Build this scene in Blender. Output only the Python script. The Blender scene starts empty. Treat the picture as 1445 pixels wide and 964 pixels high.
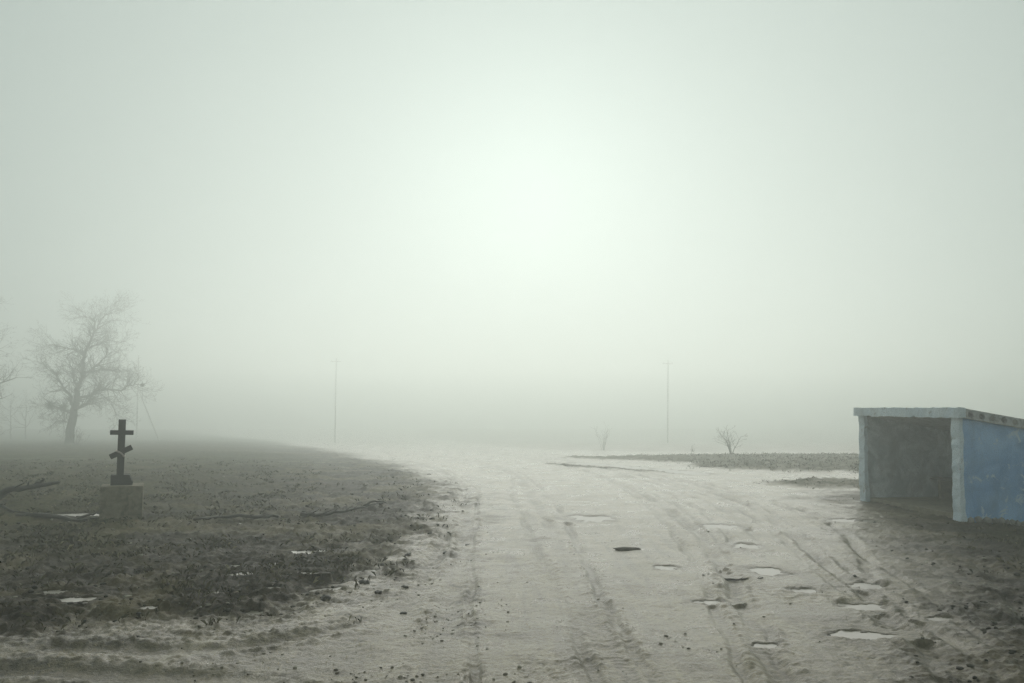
import bpy, bmesh, math, random
import numpy as np
from math import radians as R, sin, cos, pi
from mathutils import Vector, Matrix

scene = bpy.context.scene
C = scene.collection
random.seed(7)
rng = np.random.default_rng(7)

# ------------------------------------------------------------------ camera
cam_d = bpy.data.cameras.new('camera')
cam_d.sensor_width = 36.0
cam_d.lens = 28.0
cam_d.shift_y = 0.038
cam_d.clip_start = 0.05
cam_d.clip_end = 3000
cam = bpy.data.objects.new('camera', cam_d)
C.objects.link(cam)
cam.location = (0, 0, 2.25)
cam.rotation_euler = (R(92.0), 0, 0)
scene.camera = cam

# ------------------------------------------------------------------ sky, sun, exposure
VEIL, VEIL_L = 0.952, 5.75
SUN_EL, SUN_AZ = 15.0, 1.5          # degrees; azimuth clockwise from +Y
world = bpy.data.worlds.new('World')
scene.world = world
world.use_nodes = True
nt = world.node_tree
nt.nodes.clear()
wo = nt.nodes.new('ShaderNodeOutputWorld')
bg = nt.nodes.new('ShaderNodeBackground')
sky = nt.nodes.new('ShaderNodeTexSky')
sky.sky_type = 'NISHITA'
sky.sun_disc = False
sky.sun_elevation = R(SUN_EL)
sky.sun_rotation = R(SUN_AZ)
sky.dust_density = 8.0
sky.air_density = 1.0
sky.ozone_density = 1.0
hsv = nt.nodes.new('ShaderNodeHueSaturation')
hsv.inputs['Saturation'].default_value = 0.12      # overcast: the cloud layer takes the blue out
tint = nt.nodes.new('ShaderNodeMix')
tint.data_type = 'RGBA'
tint.blend_type = 'MULTIPLY'
tint.inputs['Factor'].default_value = 1.0
tint.inputs['B'].default_value = (0.845, 1.0, 0.94, 1)
nt.links.new(sky.outputs[0], hsv.inputs['Color'])
veil = nt.nodes.new('ShaderNodeMix')               # even cloud veil over the clear sky
veil.data_type = 'RGBA'
veil.inputs['Factor'].default_value = VEIL
veil.inputs['B'].default_value = (VEIL_L, VEIL_L, VEIL_L, 1)
nt.links.new(hsv.outputs[0], veil.inputs['A'])
nt.links.new(veil.outputs['Result'], tint.inputs['A'])
nt.links.new(tint.outputs['Result'], bg.inputs['Color'])
bg.inputs['Strength'].default_value = 0.08
nt.links.new(bg.outputs[0], wo.inputs['Surface'])

sun_d = bpy.data.lights.new('sun', 'SUN')
sun_d.energy = 2.6
sun_d.angle = R(60)
sun_d.color = (1.0, 0.965, 0.90)
sun = bpy.data.objects.new('sun', sun_d)
C.objects.link(sun)
sun.rotation_euler = (-R(90 - SUN_EL), 0, -R(SUN_AZ))
sun.location = (0, 40, 30)

vs = scene.view_settings
vs.view_transform = 'Standard'
vs.look = 'None'
vs.exposure = 0.0
vs.gamma = 1.0
vs.use_curve_mapping = False

cy = scene.cycles
cy.max_bounces = 8
cy.diffuse_bounces = 3
cy.glossy_bounces = 3
cy.transmission_bounces = 2
cy.volume_bounces = 3
cy.sample_clamp_indirect = 4.0
cy.use_denoising = True
cy.denoising_prefilter = 'NONE'
cy.denoising_input_passes = 'RGB_ALBEDO_NORMAL'
try:
    cy.denoiser = 'OPENIMAGEDENOISE'
except Exception:
    pass
HAZE_DENSITY = 0.0118
HAZE_ANISO = 0.69

# ------------------------------------------------------------------ numpy noise
def _hash(ix, iy, seed):
    h = (ix.astype(np.int64) * 374761393 + iy.astype(np.int64) * 668265263 + seed * 974634631) & 0xFFFFFFFF
    h = ((h ^ (h >> 13)) * 1274126177) & 0xFFFFFFFF
    h = (h ^ (h >> 16)) & 0xFFFF
    return h / 65535.0

def gnoise(x, y, seed=0):
    ix = np.floor(x); iy = np.floor(y)
    fx = x - ix; fy = y - iy
    u = fx * fx * fx * (fx * (fx * 6 - 15) + 10)
    v = fy * fy * fy * (fy * (fy * 6 - 15) + 10)
    def g(ax, ay):
        a = _hash(ix + ax, iy + ay, seed) * 2 * pi
        return np.cos(a) * (fx - ax) + np.sin(a) * (fy - ay)
    n0 = g(0, 0) * (1 - u) + g(1, 0) * u
    n1 = g(0, 1) * (1 - u) + g(1, 1) * u
    return (n0 * (1 - v) + n1 * v) * 1.5

def fbm(x, y, octaves=4, seed=0, gain=0.5, lac=2.03):
    s = np.zeros_like(x); a = 1.0; t = 0.0
    for o in range(octaves):
        s += a * gnoise(x + 17.3 * o, y - 9.1 * o, seed + o * 31)
        t += a; a *= gain; x = x * lac; y = y * lac
    return s / t

def sstep(a, b, x):
    t = np.clip((x - a) / (b - a), 0, 1)
    return t * t * (3 - 2 * t)

def poly_sd(px, py, poly):
    """signed distance to a polygon, positive inside"""
    n = len(poly)
    d = np.full_like(px, 1e9)
    ins = np.zeros(px.shape, bool)
    for i in range(n):
        x0, y0 = poly[i]; x1, y1 = poly[(i + 1) % n]
        ex, ey = x1 - x0, y1 - y0
        t = np.clip(((px - x0) * ex + (py - y0) * ey) / (ex * ex + ey * ey), 0, 1)
        d = np.minimum(d, np.hypot(px - x0 - t * ex, py - y0 - t * ey))
        c = ((y0 > py) != (y1 > py))
        ins ^= c & (px < (x1 - x0) * (py - y0) / ((y1 - y0) if y1 != y0 else 1e-9) + x0)
    return np.where(ins, d, -d)

def smooth_line(pts, k=6):
    """Catmull-Rom through the points"""
    P = [np.array(p, float) for p in pts]
    P = [2 * P[0] - P[1]] + P + [2 * P[-1] - P[-2]]
    out = []
    for i in range(1, len(P) - 2):
        for j in range(k):
            t = j / k
            out.append(0.5 * ((2 * P[i]) + (-P[i - 1] + P[i + 1]) * t + (2 * P[i - 1] - 5 * P[i] + 4 * P[i + 1] - P[i + 2]) * t * t
                              + (-P[i - 1] + 3 * P[i] - 3 * P[i + 1] + P[i + 2]) * t ** 3))
    out.append(P[-2])
    return [tuple(p) for p in out]

def line_dist(px, py, line):
    """signed side distance and arc length to a polyline"""
    best = np.full_like(px, 1e9); arc = np.zeros_like(px); s = 0.0
    for (x0, y0), (x1, y1) in zip(line[:-1], line[1:]):
        ex, ey = x1 - x0, y1 - y0
        L = math.hypot(ex, ey)
        t = np.clip(((px - x0) * ex + (py - y0) * ey) / (L * L), 0, 1)
        d = np.hypot(px - x0 - t * ex, py - y0 - t * ey)
        m = d < best
        sgn = np.sign(ex * (py - y0) - ey * (px - x0))
        best = np.where(m, d, best)
        arc = np.where(m, (s + t * L), arc)
        s += L
    return best, arc, s

# ------------------------------------------------------------------ the lie of the land
FIELD = [(-170, 7.0), (-14, 7.75), (-5.3, 8.15), (-4.0, 8.45), (-2.6, 8.75), (-1.9, 10.7), (-1.7, 15.0), (-1.72, 21.2), (-3.73, 34.1),
         (-13.60, 63.2), (-47.77, 157.1), (-111.43, 260.0), (-221.00, 260.0)]
SHOULDER = [(3.7, -20), (3.85, 5.5), (4.15, 6.8), (4.9, 8.4), (5.75, 10.2), (6.7, 12.6), (7.4, 15.2), (8.2, 17.5), (8.26, 20.5), (9.54, 22.3), (14.24, 23.0), (61.46, 24.6), (60, -20)]  # near end widened to carry painted corner darkening
PATCH = [(8.16, 26.4), (9.60, 23.9), (15.31, 23.7), (30.73, 24.6), (31.19, 28.1), (15.58, 27.8), (10.39, 27.8)]
VERGE = [(92.82, 55.7), (13.38, 54.2), (6.41, 52.1), (3.91, 53.1), (2.97, 51.4), (6.27, 46.5), (9.82, 42.6), (8.79, 35.6), (14.12, 33.1), (84.85, 32.9)]
SLIVER = [(1.6, 43.5), (3.6, 38.6), (5.5, 34.2), (7.0, 31.6), (6.1, 34.4), (4.6, 38.6), (3.6, 41.1)]
FARLAND = [(2.01, 78.0), (7.41, 72.9), (17.04, 68.8), (145.66, 68.0), (200, 330), (-40, 330), (-21.18, 194.1), (-2.73, 102.3)]

RUTS = [  # centre line, half width, depth, tread
    (smooth_line([(2.05, 4.0), (2.21, 6.6), (2.65, 9.2), (3.2, 13.0), (3.5, 17.5), (3.55, 25.4), (2.73, 39.7), (-1.24, 63.2), (-12.27, 102.3)]), .11, .048, .014),
    (smooth_line([(3.4, 4.0), (3.75, 6.8), (4.5, 11.3), (5.15, 15), (5.63, 20.1), (5.44, 27.2), (4.40, 36.0), (1.40, 57.2), (-8.03, 96.3)]), .11, .052, .014),
    (smooth_line([(4.3, 9.5), (5.6, 13.0), (6.3, 16.5), (6.53, 20.1), (6.31, 26.9), (5.36, 35.4), (2.74, 51.4)]), .09, .040, .010),
    (smooth_line([(3.9, 12.0), (4.6, 16), (4.82, 20.1), (4.68, 28.1), (3.68, 37.9), (0.47, 58.7)]), .10, .028, .010),
    (smooth_line([(-0.5, 4), (-0.6, 6.6), (-0.7, 9.2), (-0.8, 12.4), (-1.0, 17.5), (-1.86, 26.9), (-5.56, 44.4), (-18.86, 78.0)]), .14, .040, .016),
    (smooth_line([(0.95, 4), (0.95, 6.6), (0.85, 9.2), (0.75, 13.7), (0.50, 21.2), (-0.54, 37.9), (-7.12, 61.7), (-24.55, 102.3)]), .13, .022, .012),
    (smooth_line([(-1.25, 7.4), (-1.15, 9.5), (-1.15, 12.5), (-1.3, 17)]), .12, .045, .016),
    (smooth_line([(-12, 7.35), (-5, 7.5), (-3.7, 7.5), (-2.7, 7.6), (-1.6, 8.4), (-1.1, 10)]), .16, .05, .012),
    (smooth_line([(-12, 6.75), (-5, 6.85), (-3.7, 6.85), (-2.2, 6.6), (-0.9, 5.6)]), .17, .05, .012),
    (smooth_line([(5.0, 6.0), (5.4, 8.2), (6.4, 10.6), (7.2, 13.2)]), .14, .06, .014),
]

_rr = random.Random(3)
for _off, _base in ((-.30, 0), (.22, 0), (-.28, 1), (.30, 1), (.62, 1), (-.42, 3), (.34, 5), (-.35, 5), (.3, 4)):      # thinner tracks beside the main ones
    _ln = RUTS[_base][0]
    _ph = _rr.uniform(0, 6)
    RUTS.append(([(p[0] + _off + .12 * sin(p[1] * .22 + _ph), p[1]) for p in _ln], _rr.uniform(.04, .07), _rr.uniform(.02, .034), .006))
# puddles: x, y, half length along x, half length along y, turn (rad), depth
PUDDLES = [
    (1.60, 16.4, .42, .42, 0.1, .045), (3.95, 15.4, .36, .26, 0.3, .03), 
    (3.85, 13.25, .24, .22, 0.0, .04), (3.50, 11.10, .22, .30, 0.5, .035), (2.20, 11.35, .16, .16, 0.2, .035),
    (4.06, 9.28, .24, .17, -0.1, .05), (3.45, 7.95, .30, .13, -0.05, .05), (2.42, 7.68, .13, .075, 0.1, .06),
    (3.62, 9.95, .17, .13, 0.2, .03), (4.50, 10.2, .20, .16, -0.5, .035), (4.58, 8.60, .15, .08, 0.1, .03), (2.33, 9.4, .20, .09, 0.0, .02),
    (-2.32, 10.05, .26, .12, 0.75, .05), (-2.05, 11.3, .16, .08, 0.7, .04), (-2.86, 8.92, .10, .08, 0.4, .05), (-2.55, 8.86, .13, .06, -0.3, .05),
    (-4.02, 8.92, .10, .06, 0.2, .05), (-8.75, 16.2, .62, .26, 0.05, .05), (6.72, 16.1, .34, .2, 0.1, .04), (7.2, 16.0, .2, .15, 0.4, .03),
    (7.5, 32.9, .55, .9, .35, .04), (6.9, 34.4, .55, 1.0, .35, .04), (6.2, 36.2, .5, 1.1, .35, .04), (5.5, 38.2, .45, 1.2, .35, .04), (4.7, 40.4, .4, 1.2, .35, .04), (3.9, 42.6, .4, 1.3, .35, .04), (-5.0, 9.2, .22, .12, .1, .04), (-3.6, 10.6, .2, .1, .5, .04), (-3.1, 12.3, .3, .16, .1, .04),
]

def terrain_base(x, y):
    d = np.hypot(x, np.maximum(y, 0) + 0 * x)
    q = np.maximum(y - 16.0, 0)
    return -0.030 * (np.sqrt(q * q + 9.0) - 3.0) * 1.0 * (1 - 0.35 * sstep(110, 260, q))

def land(x, y):
    """height and surface masks at the points x, y"""
    x = np.asarray(x, float); y = np.asarray(y, float)
    r = np.hypot(x, y)
    near = 1.0 - sstep(40, 80, r)
    wx = x + 0.95 * fbm(x * .8, y * .8, 5, 11, .6) + 1.6 * fbm(x * .12, y * .12, 2, 13) * sstep(15, 50, r)
    wy = y + 0.95 * fbm(x * .8, y * .8, 5, 12, .6) + 1.6 * fbm(x * .12, y * .12, 2, 14) * sstep(15, 50, r)
    f_l = poly_sd(wx, wy, FIELD)
    f_r = poly_sd(wx, wy, SHOULDER)
    f_p = poly_sd(wx, wy, PATCH)
    f_v = poly_sd(wx, wy, VERGE)
    f_s = poly_sd(wx, wy, SLIVER)
    f_f = poly_sd(wx, wy, FARLAND)
    soft = 0.42 + 0.022 * r
    ragged = (1.35 * fbm(x * 1.7, y * 1.7, 5, 15, .68) + .6 * fbm(x * 7, y * 9, 3, 16)) * (1 - .5 * sstep(20, 45, r))
    fl = sstep(-soft, soft, f_l + ragged); fr = sstep(-soft * 2.2, soft * 2.2, f_r + ragged)
    fp = sstep(-.5, .7, f_p); fv = sstep(-.4, .5, f_v); fs = sstep(-.2, .3, f_s); ff = sstep(-2, 2, f_f)
    path_d = line_dist(x, y + .5 * fbm(x * .5, y * .5, 2, 17), [(-40, 43), (-22, 38), (-12, 34), (-4, 33)])[0]
    fl = fl * (1 - .3 * np.exp(-(path_d / .5) ** 2) * (1 - sstep(-24, -12, x)))             # a trodden pale line across the field
    field = np.maximum.reduce([fl, fr, fs * .75])
    grass = np.maximum.reduce([fp, fv, fs * .6, ff * .3, fl * sstep(1.5, 9, f_l), fr * sstep(.8, 2.2, f_r) * .8])
    rough = np.maximum.reduce([fl, fr * .8, fp, fv, ff * .8])
    z = terrain_base(x, y)
    z += 0.06 * sstep(-.5, .9, f_l + .6 * ragged) + 0.03 * fr + 0.08 * fp + 0.30 * sstep(-2.0, 4.5, f_v) + .06 * fs
    z += 0.35 * sstep(0, 14, f_l) * sstep(12, 26, y)            # the field swells gently
    z += 0.06 * fbm(x * .35, y * .35, 3, 21)
    # churned soil
    n1 = fbm(x * 2.2, y * 2.2, 4, 31); n2 = fbm(x * 8.5, y * 8.5, 3, 41); n3 = fbm(x * 26, y * 26, 2, 51)
    ridg = 1 - np.abs(gnoise(x * 3.3, y * 5.5, 55)) * 2
    z += rough * (0.070 * n1 + 0.050 * n2 + 0.022 * n3 + 0.030 * ridg * sstep(-.2, .3, n1))
    lumps = sstep(.15, .6, fbm(x * .8, y * .8, 3, 61))
    edge_l = np.exp(-(f_l / .9) ** 2)
    z += (1 - rough) * (0.018 * n1 + (0.007 + .026 * edge_l + .016 * lumps) * n2 + (0.004 + .013 * edge_l + .009 * lumps) * n3)
    # a ditch of dark mud along the field's edge
    ditch = np.exp(-((f_l - .18) / .26) ** 2) * sstep(.05, .6, 1 - sstep(13, 19, y)) * (0.55 + .9 * fbm(x * 1.3, y * 1.3, 3, 71))
    z -= 0.08 * np.clip(ditch, 0, 1.3)
    wet = np.clip(ditch, 0, 1) * 1.0
    # wheel ruts
    for i, (ln, hw, dp, tr) in enumerate(RUTS):
        lx = [p[0] for p in ln]; ly = [p[1] for p in ln]
        m = (x > min(lx) - 1) & (x < max(lx) + 1) & (y > min(ly) - 1) & (y < max(ly) + 1)
        if not m.any():
            continue
        xm, ym, a1, a2 = x[m], y[m], n1[m], n2[m]
        dist, arc, L = line_dist(xm + .06 * gnoise(xm * 1.1, ym * 1.1, 81 + i), ym, ln)
        fade = sstep(0, 2.0, arc) * (1 - sstep(L - 3, L, arc)) * (0.4 + .8 * sstep(-.35, .3, fbm(xm * .55, ym * .55, 2, 90 + i)))
        prof = np.exp(-(dist / hw) ** 4)
        lip = np.exp(-((dist - hw * 1.75) / (hw * .55)) ** 2)
        tread = np.sin(arc * 2 * pi / .085 + np.where(dist > hw * .4, 1.2, 0)) * tr * .6 * sstep(-.05, .35, fbm(xm * 1.4, ym * 1.4, 2, 120 + i)) * np.exp(-(dist / (hw * .9)) ** 4)
        z[m] += fade * (-dp * prof + dp * .28 * lip * np.clip(0.5 + 1.8 * a2 + 1.2 * a1, 0, 2)) + fade * tread * .5 * (1 - sstep(12, 22, r[m]))
        wet[m] = np.maximum(wet[m], fade * prof * (.55 + .5 * a2) * (1.0 if dp > .04 else .8))
    # the ground falls off beside the shelter
    z -= 0.07 * sstep(6.5, 8.6, x) * sstep(12, 15, y) * (1 - sstep(17.5, 20, y))
    z -= 0.14 * sstep(9.2, 10.8, x) * sstep(12.5, 15.5, y) * (1 - sstep(17.0, 19, y))
    # the floor of the shelter is trodden flat
    # scattered dark patches of wet mud on the road; corner shade is painted in below
    pn = fbm(x * 1.0, y * 1.7, 4, 101)
    wet = np.maximum(wet, (1 - field) * sstep(.18, .5, pn) * (.25 + .75 * np.exp(-((x + .9) / 1.6) ** 2)))
    wet = np.maximum(wet, fr * .8)  # dark shoulder soil, with some vignette shade painted in
    wet = np.maximum(wet, (1 - fl) * np.exp(-(f_l / 1.5) ** 2) * (1 - sstep(22, 34, y)) * sstep(-.12, .3, fbm(x * 1.6, y * 2.6, 5, 105, .6)))
    wet = np.maximum(wet, sstep(-2.6, .1, f_r) * (1 - sstep(13, 18, y)) * (.75 + 1.0 * fbm(x * .9, y * .9, 4, 103)))  # lens vignette painted into the ground colour, fading in towards the right corner
    wet = np.maximum(wet, (1 - sstep(-3.4, -.6, x)) * (1 - sstep(8.0, 9.0, y)) * (.62 + 1.3 * fbm(x * .8, y * 2.0, 4, 104)))  # left corner vignette, likewise painted over the damp side track
    # hollows that hold water
    for i, (cx, cy_, a, b, rot, dp) in enumerate(PUDDLES):
        big = max(a, b) * 2.2 + .3
        m = np.hypot(x - cx, y - cy_) < big
        if not m.any():
            continue
        X = x[m] - cx; Y = y[m] - cy_
        X = X + .5 * min(a, b) * fbm(x[m] * 2.6 / max(min(a, b), .1) * .4, y[m] * 2.6 / max(min(a, b), .1) * .4, 3, 200 + i) * 2
        Y = Y + .5 * min(a, b) * fbm(x[m] * 2.6 / max(min(a, b), .1) * .4, y[m] * 2.6 / max(min(a, b), .1) * .4, 3, 230 + i) * 2
        q = np.hypot((X * cos(rot) + Y * sin(rot)) / a, (-X * sin(rot) + Y * cos(rot)) / b)
        lv = PLEVEL[i]
        zz = z[m]
        bowl = lv - dp * np.clip(1 - q * q, 0, 1) + np.clip(q - 1, 0, 1) * .05
        w = 1 - sstep(1.05, 1.7, q)
        mix = zz * (1 - w) + (bowl + .25 * (zz - lv) * sstep(.75, 1.1, q)) * w
        out = q > 1.0
        mix = np.where(out & (q < 2.1), np.maximum(mix, lv + .007), mix)
        z[m] = mix
        wet[m] = np.maximum(wet[m], (1 - sstep(.9, 2.0, q)) * .9)
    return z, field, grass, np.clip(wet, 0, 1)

PLEVEL = [0.0] * len(PUDDLES)
_pr = np.random.default_rng(91)
while len(PUDDLES) < 40:                 # small wet hollows all over the churned field
    _r = 1 / _pr.uniform(1 / 17.5, 1 / 8.7); _a = _pr.uniform(-.60, -.16)
    _x, _y = _r * sin(_a), _r * cos(_a)
    if poly_sd(np.array([_x]), np.array([_y]), FIELD)[0] > .15 and min(math.hypot(_x - p[0], _y - p[1]) for p in PUDDLES) > .45 and math.hypot(_x + 7.7, _y - 15.85) > 1.0:
        PUDDLES.append((_x, _y, _pr.uniform(.06, .2), _pr.uniform(.04, .10), _pr.uniform(-.5, .5), .03))
_P, PUDDLES_KEEP = PUDDLES, PUDDLES
PUDDLES = []
_px = np.array([p[0] for p in _P]); _py = np.array([p[1] for p in _P])
_acc = []
for k in range(12):
    ang = k * pi / 6
    rr = np.array([min(p[2], p[3]) for p in _P]) * .9
    _acc.append(land(_px + rr * cos(ang), _py + rr * sin(ang))[0])
_acc = np.array(_acc)
PLEVEL = [float(v) for v in (np.median(_acc, 0) - .012)]
PUDDLES = PUDDLES_KEEP

def ground_z(x, y):
    return float(land(np.array([x], float), np.array([y], float))[0][0])

# ------------------------------------------------------------------ materials
def mat(name):
    m = bpy.data.materials.new(name)
    m.use_nodes = True
    return m, m.node_tree, m.node_tree.nodes['Principled BSDF']

def N(nt, typ, **kw):
    n = nt.nodes.new(typ)
    for k, v in kw.items():
        if k in n.inputs:
            n.inputs[k].default_value = v
        else:
            setattr(n, k, v)
    return n

def noise(nt, scale, detail=5, rough=.6, vec=None, dist=0.0):
    n = N(nt, 'ShaderNodeTexNoise', Scale=scale, Detail=detail, Roughness=rough, Distortion=dist)
    if vec is not None:
        nt.links.new(vec, n.inputs['Vector'])
    return n.outputs['Fac']

def ramp(nt, fac, stops):
    r = nt.nodes.new('ShaderNodeValToRGB')
    els = r.color_ramp.elements
    while len(els) < len(stops):
        els.new(.5)
    for e, (p, c) in zip(els, stops):
        e.position = p
        e.color = (*c, 1) if len(c) == 3 else c
    nt.links.new(fac, r.inputs[0])
    return r.outputs[0]

def mixc(nt, fac, a, b, mode='MIX'):
    n = nt.nodes.new('ShaderNodeMix')
    n.data_type = 'RGBA'
    n.blend_type = mode
    for sock, v in (('Factor', fac), ('A', a), ('B', b)):
        if hasattr(v, 'links'):
            nt.links.new(v, n.inputs[sock])
        elif sock == 'Factor':
            n.inputs[sock].default_value = v
        else:
            n.inputs[sock].default_value = (*v, 1)
    return n.outputs['Result']

def mth(nt, op, a, b=None, clamp=False):
    n = nt.nodes.new('ShaderNodeMath')
    n.operation = op
    n.use_clamp = clamp
    for i, v in enumerate((a, b)):
        if v is None:
            continue
        if hasattr(v, 'links'):
            nt.links.new(v, n.inputs[i])
        else:
            n.inputs[i].default_value = v
    return n.outputs[0]

def bump(nt, bsdf, height, strength=.5, dist=.02):
    b = N(nt, 'ShaderNodeBump', Strength=strength, Distance=dist)
    nt.links.new(height, b.inputs['Height'])
    nt.links.new(b.outputs[0], bsdf.inputs['Normal'])

def attr(nt, name):
    a = nt.nodes.new('ShaderNodeAttribute')
    a.attribute_name = name
    return a.outputs['Fac']

def obj_coord(nt):
    return nt.nodes.new('ShaderNodeTexCoord').outputs['Object']

def simple(name, c1, c2, scale, roughness=.8, bstr=.4, bdist=.01, spec=.4, stain=None):
    m, nt, b = mat(name)
    v = obj_coord(nt)
    f = noise(nt, scale, 6, .62, v)
    col = ramp(nt, f, [(.3, c1), (.7, c2)])
    if stain:
        g = noise(nt, stain[0], 5, .7, v, .6)
        col = mixc(nt, ramp(nt, g, [(stain[2], (0, 0, 0)), (stain[3], (1, 1, 1))]), col, stain[1])
    nt.links.new(col, b.inputs['Base Color'])
    b.inputs['Roughness'].default_value = roughness
    b.inputs['Specular IOR Level'].default_value = spec
    bump(nt, b, noise(nt, scale * 3, 5, .65, v), bstr, bdist)
    return m

def ground_material():
    m, nt, b = mat('soil')
    v = obj_coord(nt)
    field, grass, wet = attr(nt, 'field'), attr(nt, 'grass'), attr(nt, 'wet')  # wet also holds the painted corner shade
    mid = noise(nt, 1.3, 7, .62, v, .3)
    fine = noise(nt, 14, 6, .65, v)
    grit = noise(nt, 75, 4, .7, v)
    road = ramp(nt, mid, [(.28, (.155, .122, .068)), (.5, (.235, .194, .117)), (.72, (.30, .255, .163))])
    road = mixc(nt, ramp(nt, fine, [(.32, (1, 1, 1)), (.52, (0, 0, 0))]), road, (.14, .118, .080))
    road = mixc(nt, ramp(nt, grit, [(.62, (0, 0, 0)), (.74, (.4, .4, .4))]), road, (.40, .37, .30))
    road = mixc(nt, ramp(nt, grit, [(.26, (.6, .6, .6)), (.36, (0, 0, 0))]), road, (.09, .08, .06))
    mps = N(nt, 'ShaderNodeMapping')
    mps.inputs['Scale'].default_value = (2.6, .30, 1)
    nt.links.new(v, mps.inputs['Vector'])
    streaks = noise(nt, 1.6, 7, .65, mps.outputs[0], .8)
    road = mixc(nt, ramp(nt, streaks, [(.36, (.75, .75, .75)), (.52, (0, 0, 0))]), road, (.125, .102, .066))
    damp = noise(nt, .55, 6, .62, v, .8)
    road = mixc(nt, ramp(nt, damp, [(.50, (0, 0, 0)), (.66, (.7, .7, .7))]), road, (.135, .112, .074))
    crumb = noise(nt, 38, 5, .7, v)
    road = mixc(nt, ramp(nt, crumb, [(.36, (.85, .85, .85)), (.47, (0, 0, 0))]), road, (.10, .082, .052))
    road = mixc(nt, ramp(nt, crumb, [(.58, (0, 0, 0)), (.68, (.7, .7, .7))]), road, (.37, .325, .225))
    soil = ramp(nt, fine, [(.3, (.008, .006, .003)), (.55, (.026, .020, .011)), (.78, (.085, .068, .040))])
    mpg = N(nt, 'ShaderNodeMapping')
    mpg.inputs['Scale'].default_value = (1.0, 1.5, 1)
    nt.links.new(v, mpg.inputs['Vector'])
    pale = noise(nt, 2.6, 8, .7, mpg.outputs[0], .5)
    soil = mixc(nt, ramp(nt, pale, [(.50, (0, 0, 0)), (.68, (.85, .85, .85))]), soil, (.075, .06, .036))
    soil = mixc(nt, ramp(nt, grit, [(.6, (0, 0, 0)), (.75, (.8, .8, .8))]), soil, (.12, .11, .085))
    turf = ramp(nt, fine, [(.25, (.024, .023, .010)), (.5, (.066, .062, .026)), (.8, (.13, .118, .06))])
    big = noise(nt, .42, 6, .62, v, .6)
    soil = mixc(nt, ramp(nt, big, [(.48, (0, 0, 0)), (.60, (.9, .9, .9))]), soil, mixc(nt, fine, (.03, .025, .010), (.20, .165, .085)))
    mpf = N(nt, 'ShaderNodeMapping')
    mpf.inputs['Scale'].default_value = (1.0, 2.0, 1)
    nt.links.new(v, mpf.inputs['Vector'])
    fleck = noise(nt, 5.5, 7, .72, mpf.outputs[0], 1.0)
    soil = mixc(nt, ramp(nt, fleck, [(.63, (0, 0, 0)), (.68, (.9, .9, .9))]), soil, (.28, .245, .175))
    gm = mth(nt, 'MULTIPLY', grass, ramp(nt, mid, [(.36, (.15, .15, .15)), (.58, (1, 1, 1))]))
    col = mixc(nt, field, road, soil)
    turf = mixc(nt, ramp(nt, fleck, [(.60, (0, 0, 0)), (.70, (.8, .8, .8))]), turf, (.20, .185, .11))
    col = mixc(nt, gm, col, turf)
    wet_or_shade = mixc(nt, 1.0, col, (.24, .225, .195), 'MULTIPLY')  # darker soil for wet mud and for the painted vignette
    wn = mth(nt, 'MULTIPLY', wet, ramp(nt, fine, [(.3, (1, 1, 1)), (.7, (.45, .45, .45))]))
    col = mixc(nt, wn, col, wet_or_shade)
    nt.links.new(col, b.inputs['Base Color'])
    ro = mth(nt, 'ADD', mth(nt, 'MULTIPLY', mid, .45), .08)
    ro = mth(nt, 'ADD', ro, mth(nt, 'MULTIPLY', field, .26))
    ro = mth(nt, 'ADD', ro, mth(nt, 'MULTIPLY', grass, .25))
    ro = mth(nt, 'ADD', ro, mth(nt, 'MULTIPLY', wet, .12), True)
    nt.links.new(ro, b.inputs['Roughness'])
    nt.links.new(mth(nt, 'SUBTRACT', .42, mth(nt, 'MULTIPLY', mth(nt, 'MAXIMUM', field, grass), .34)), b.inputs['Specular IOR Level'])
    h = mth(nt, 'ADD', mth(nt, 'MULTIPLY', fine, .6), mth(nt, 'MULTIPLY', crumb, .4))
    bump(nt, b, h, .9, .035)
    return m

def water_material():
    m, nt, b = mat('muddy_water')
    v = obj_coord(nt)
    b.inputs['Base Color'].default_value = (.17, .155, .12, 1)      # thin slush and pale silt
    b.inputs['Roughness'].default_value = .3
    b.inputs['IOR'].default_value = 1.333
    bump(nt, b, noise(nt, 9, 2, .5, v), .04, .01)
    return m

def varied(name, stops, roughness=.85):
    """colour picked per blade / lump from its own stored number"""
    m, nt, b = mat(name)
    nt.links.new(ramp(nt, attr(nt, 'tone'), stops), b.inputs['Base Color'])
    b.inputs['Roughness'].default_value = roughness
    b.inputs['Specular IOR Level'].default_value = .25
    return m

M = {}
M['soil'] = ground_material()
M['water'] = water_material()
M['bark'] = simple('bark', (.075, .070, .060), (.14, .132, .115), 9, .9, .8, .03)
M['wet_bark'] = simple('wet_bark', (.022, .019, .015), (.060, .052, .040), 22, .65, .8, .01)
M['ivy'] = simple('ivy', (.030, .036, .020), (.055, .060, .034), 5, .8)
M['iron'] = simple('black_paint', (.018, .018, .016), (.034, .033, .028), 30, .6, .25, .003, .35, (14, (.055, .042, .030), .58, .72))
M['cloth'] = simple('pale_cloth', (.42, .36, .33), (.55, .49, .45), 40, .9)
M['concrete'] = simple('weathered_concrete', (.16, .138, .095), (.25, .217, .155), 12, .9, .5, .008, .3, (4, (.09, .085, .06), .5, .68))
M['slab'] = simple('precast_concrete', (.30, .31, .31), (.44, .45, .455), 14, .9, .6, .01, .3, (6, (.13, .13, .12), .5, .66))
M['stone'] = simple('rubble_stone', (.12, .118, .105), (.26, .25, .22), 10, .9, .6, .02)
M['old_wood'] = simple('old_wood', (.055, .046, .036), (.11, .095, .075), 16, .8, .5, .006)
M['pale_concrete'] = simple('pale_concrete', (.36, .36, .345), (.50, .50, .48), 6, .9, .5, .01)
M['ceramic'] = simple('ceramic', (.35, .35, .34), (.5, .5, .48), 6, .3)

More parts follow.
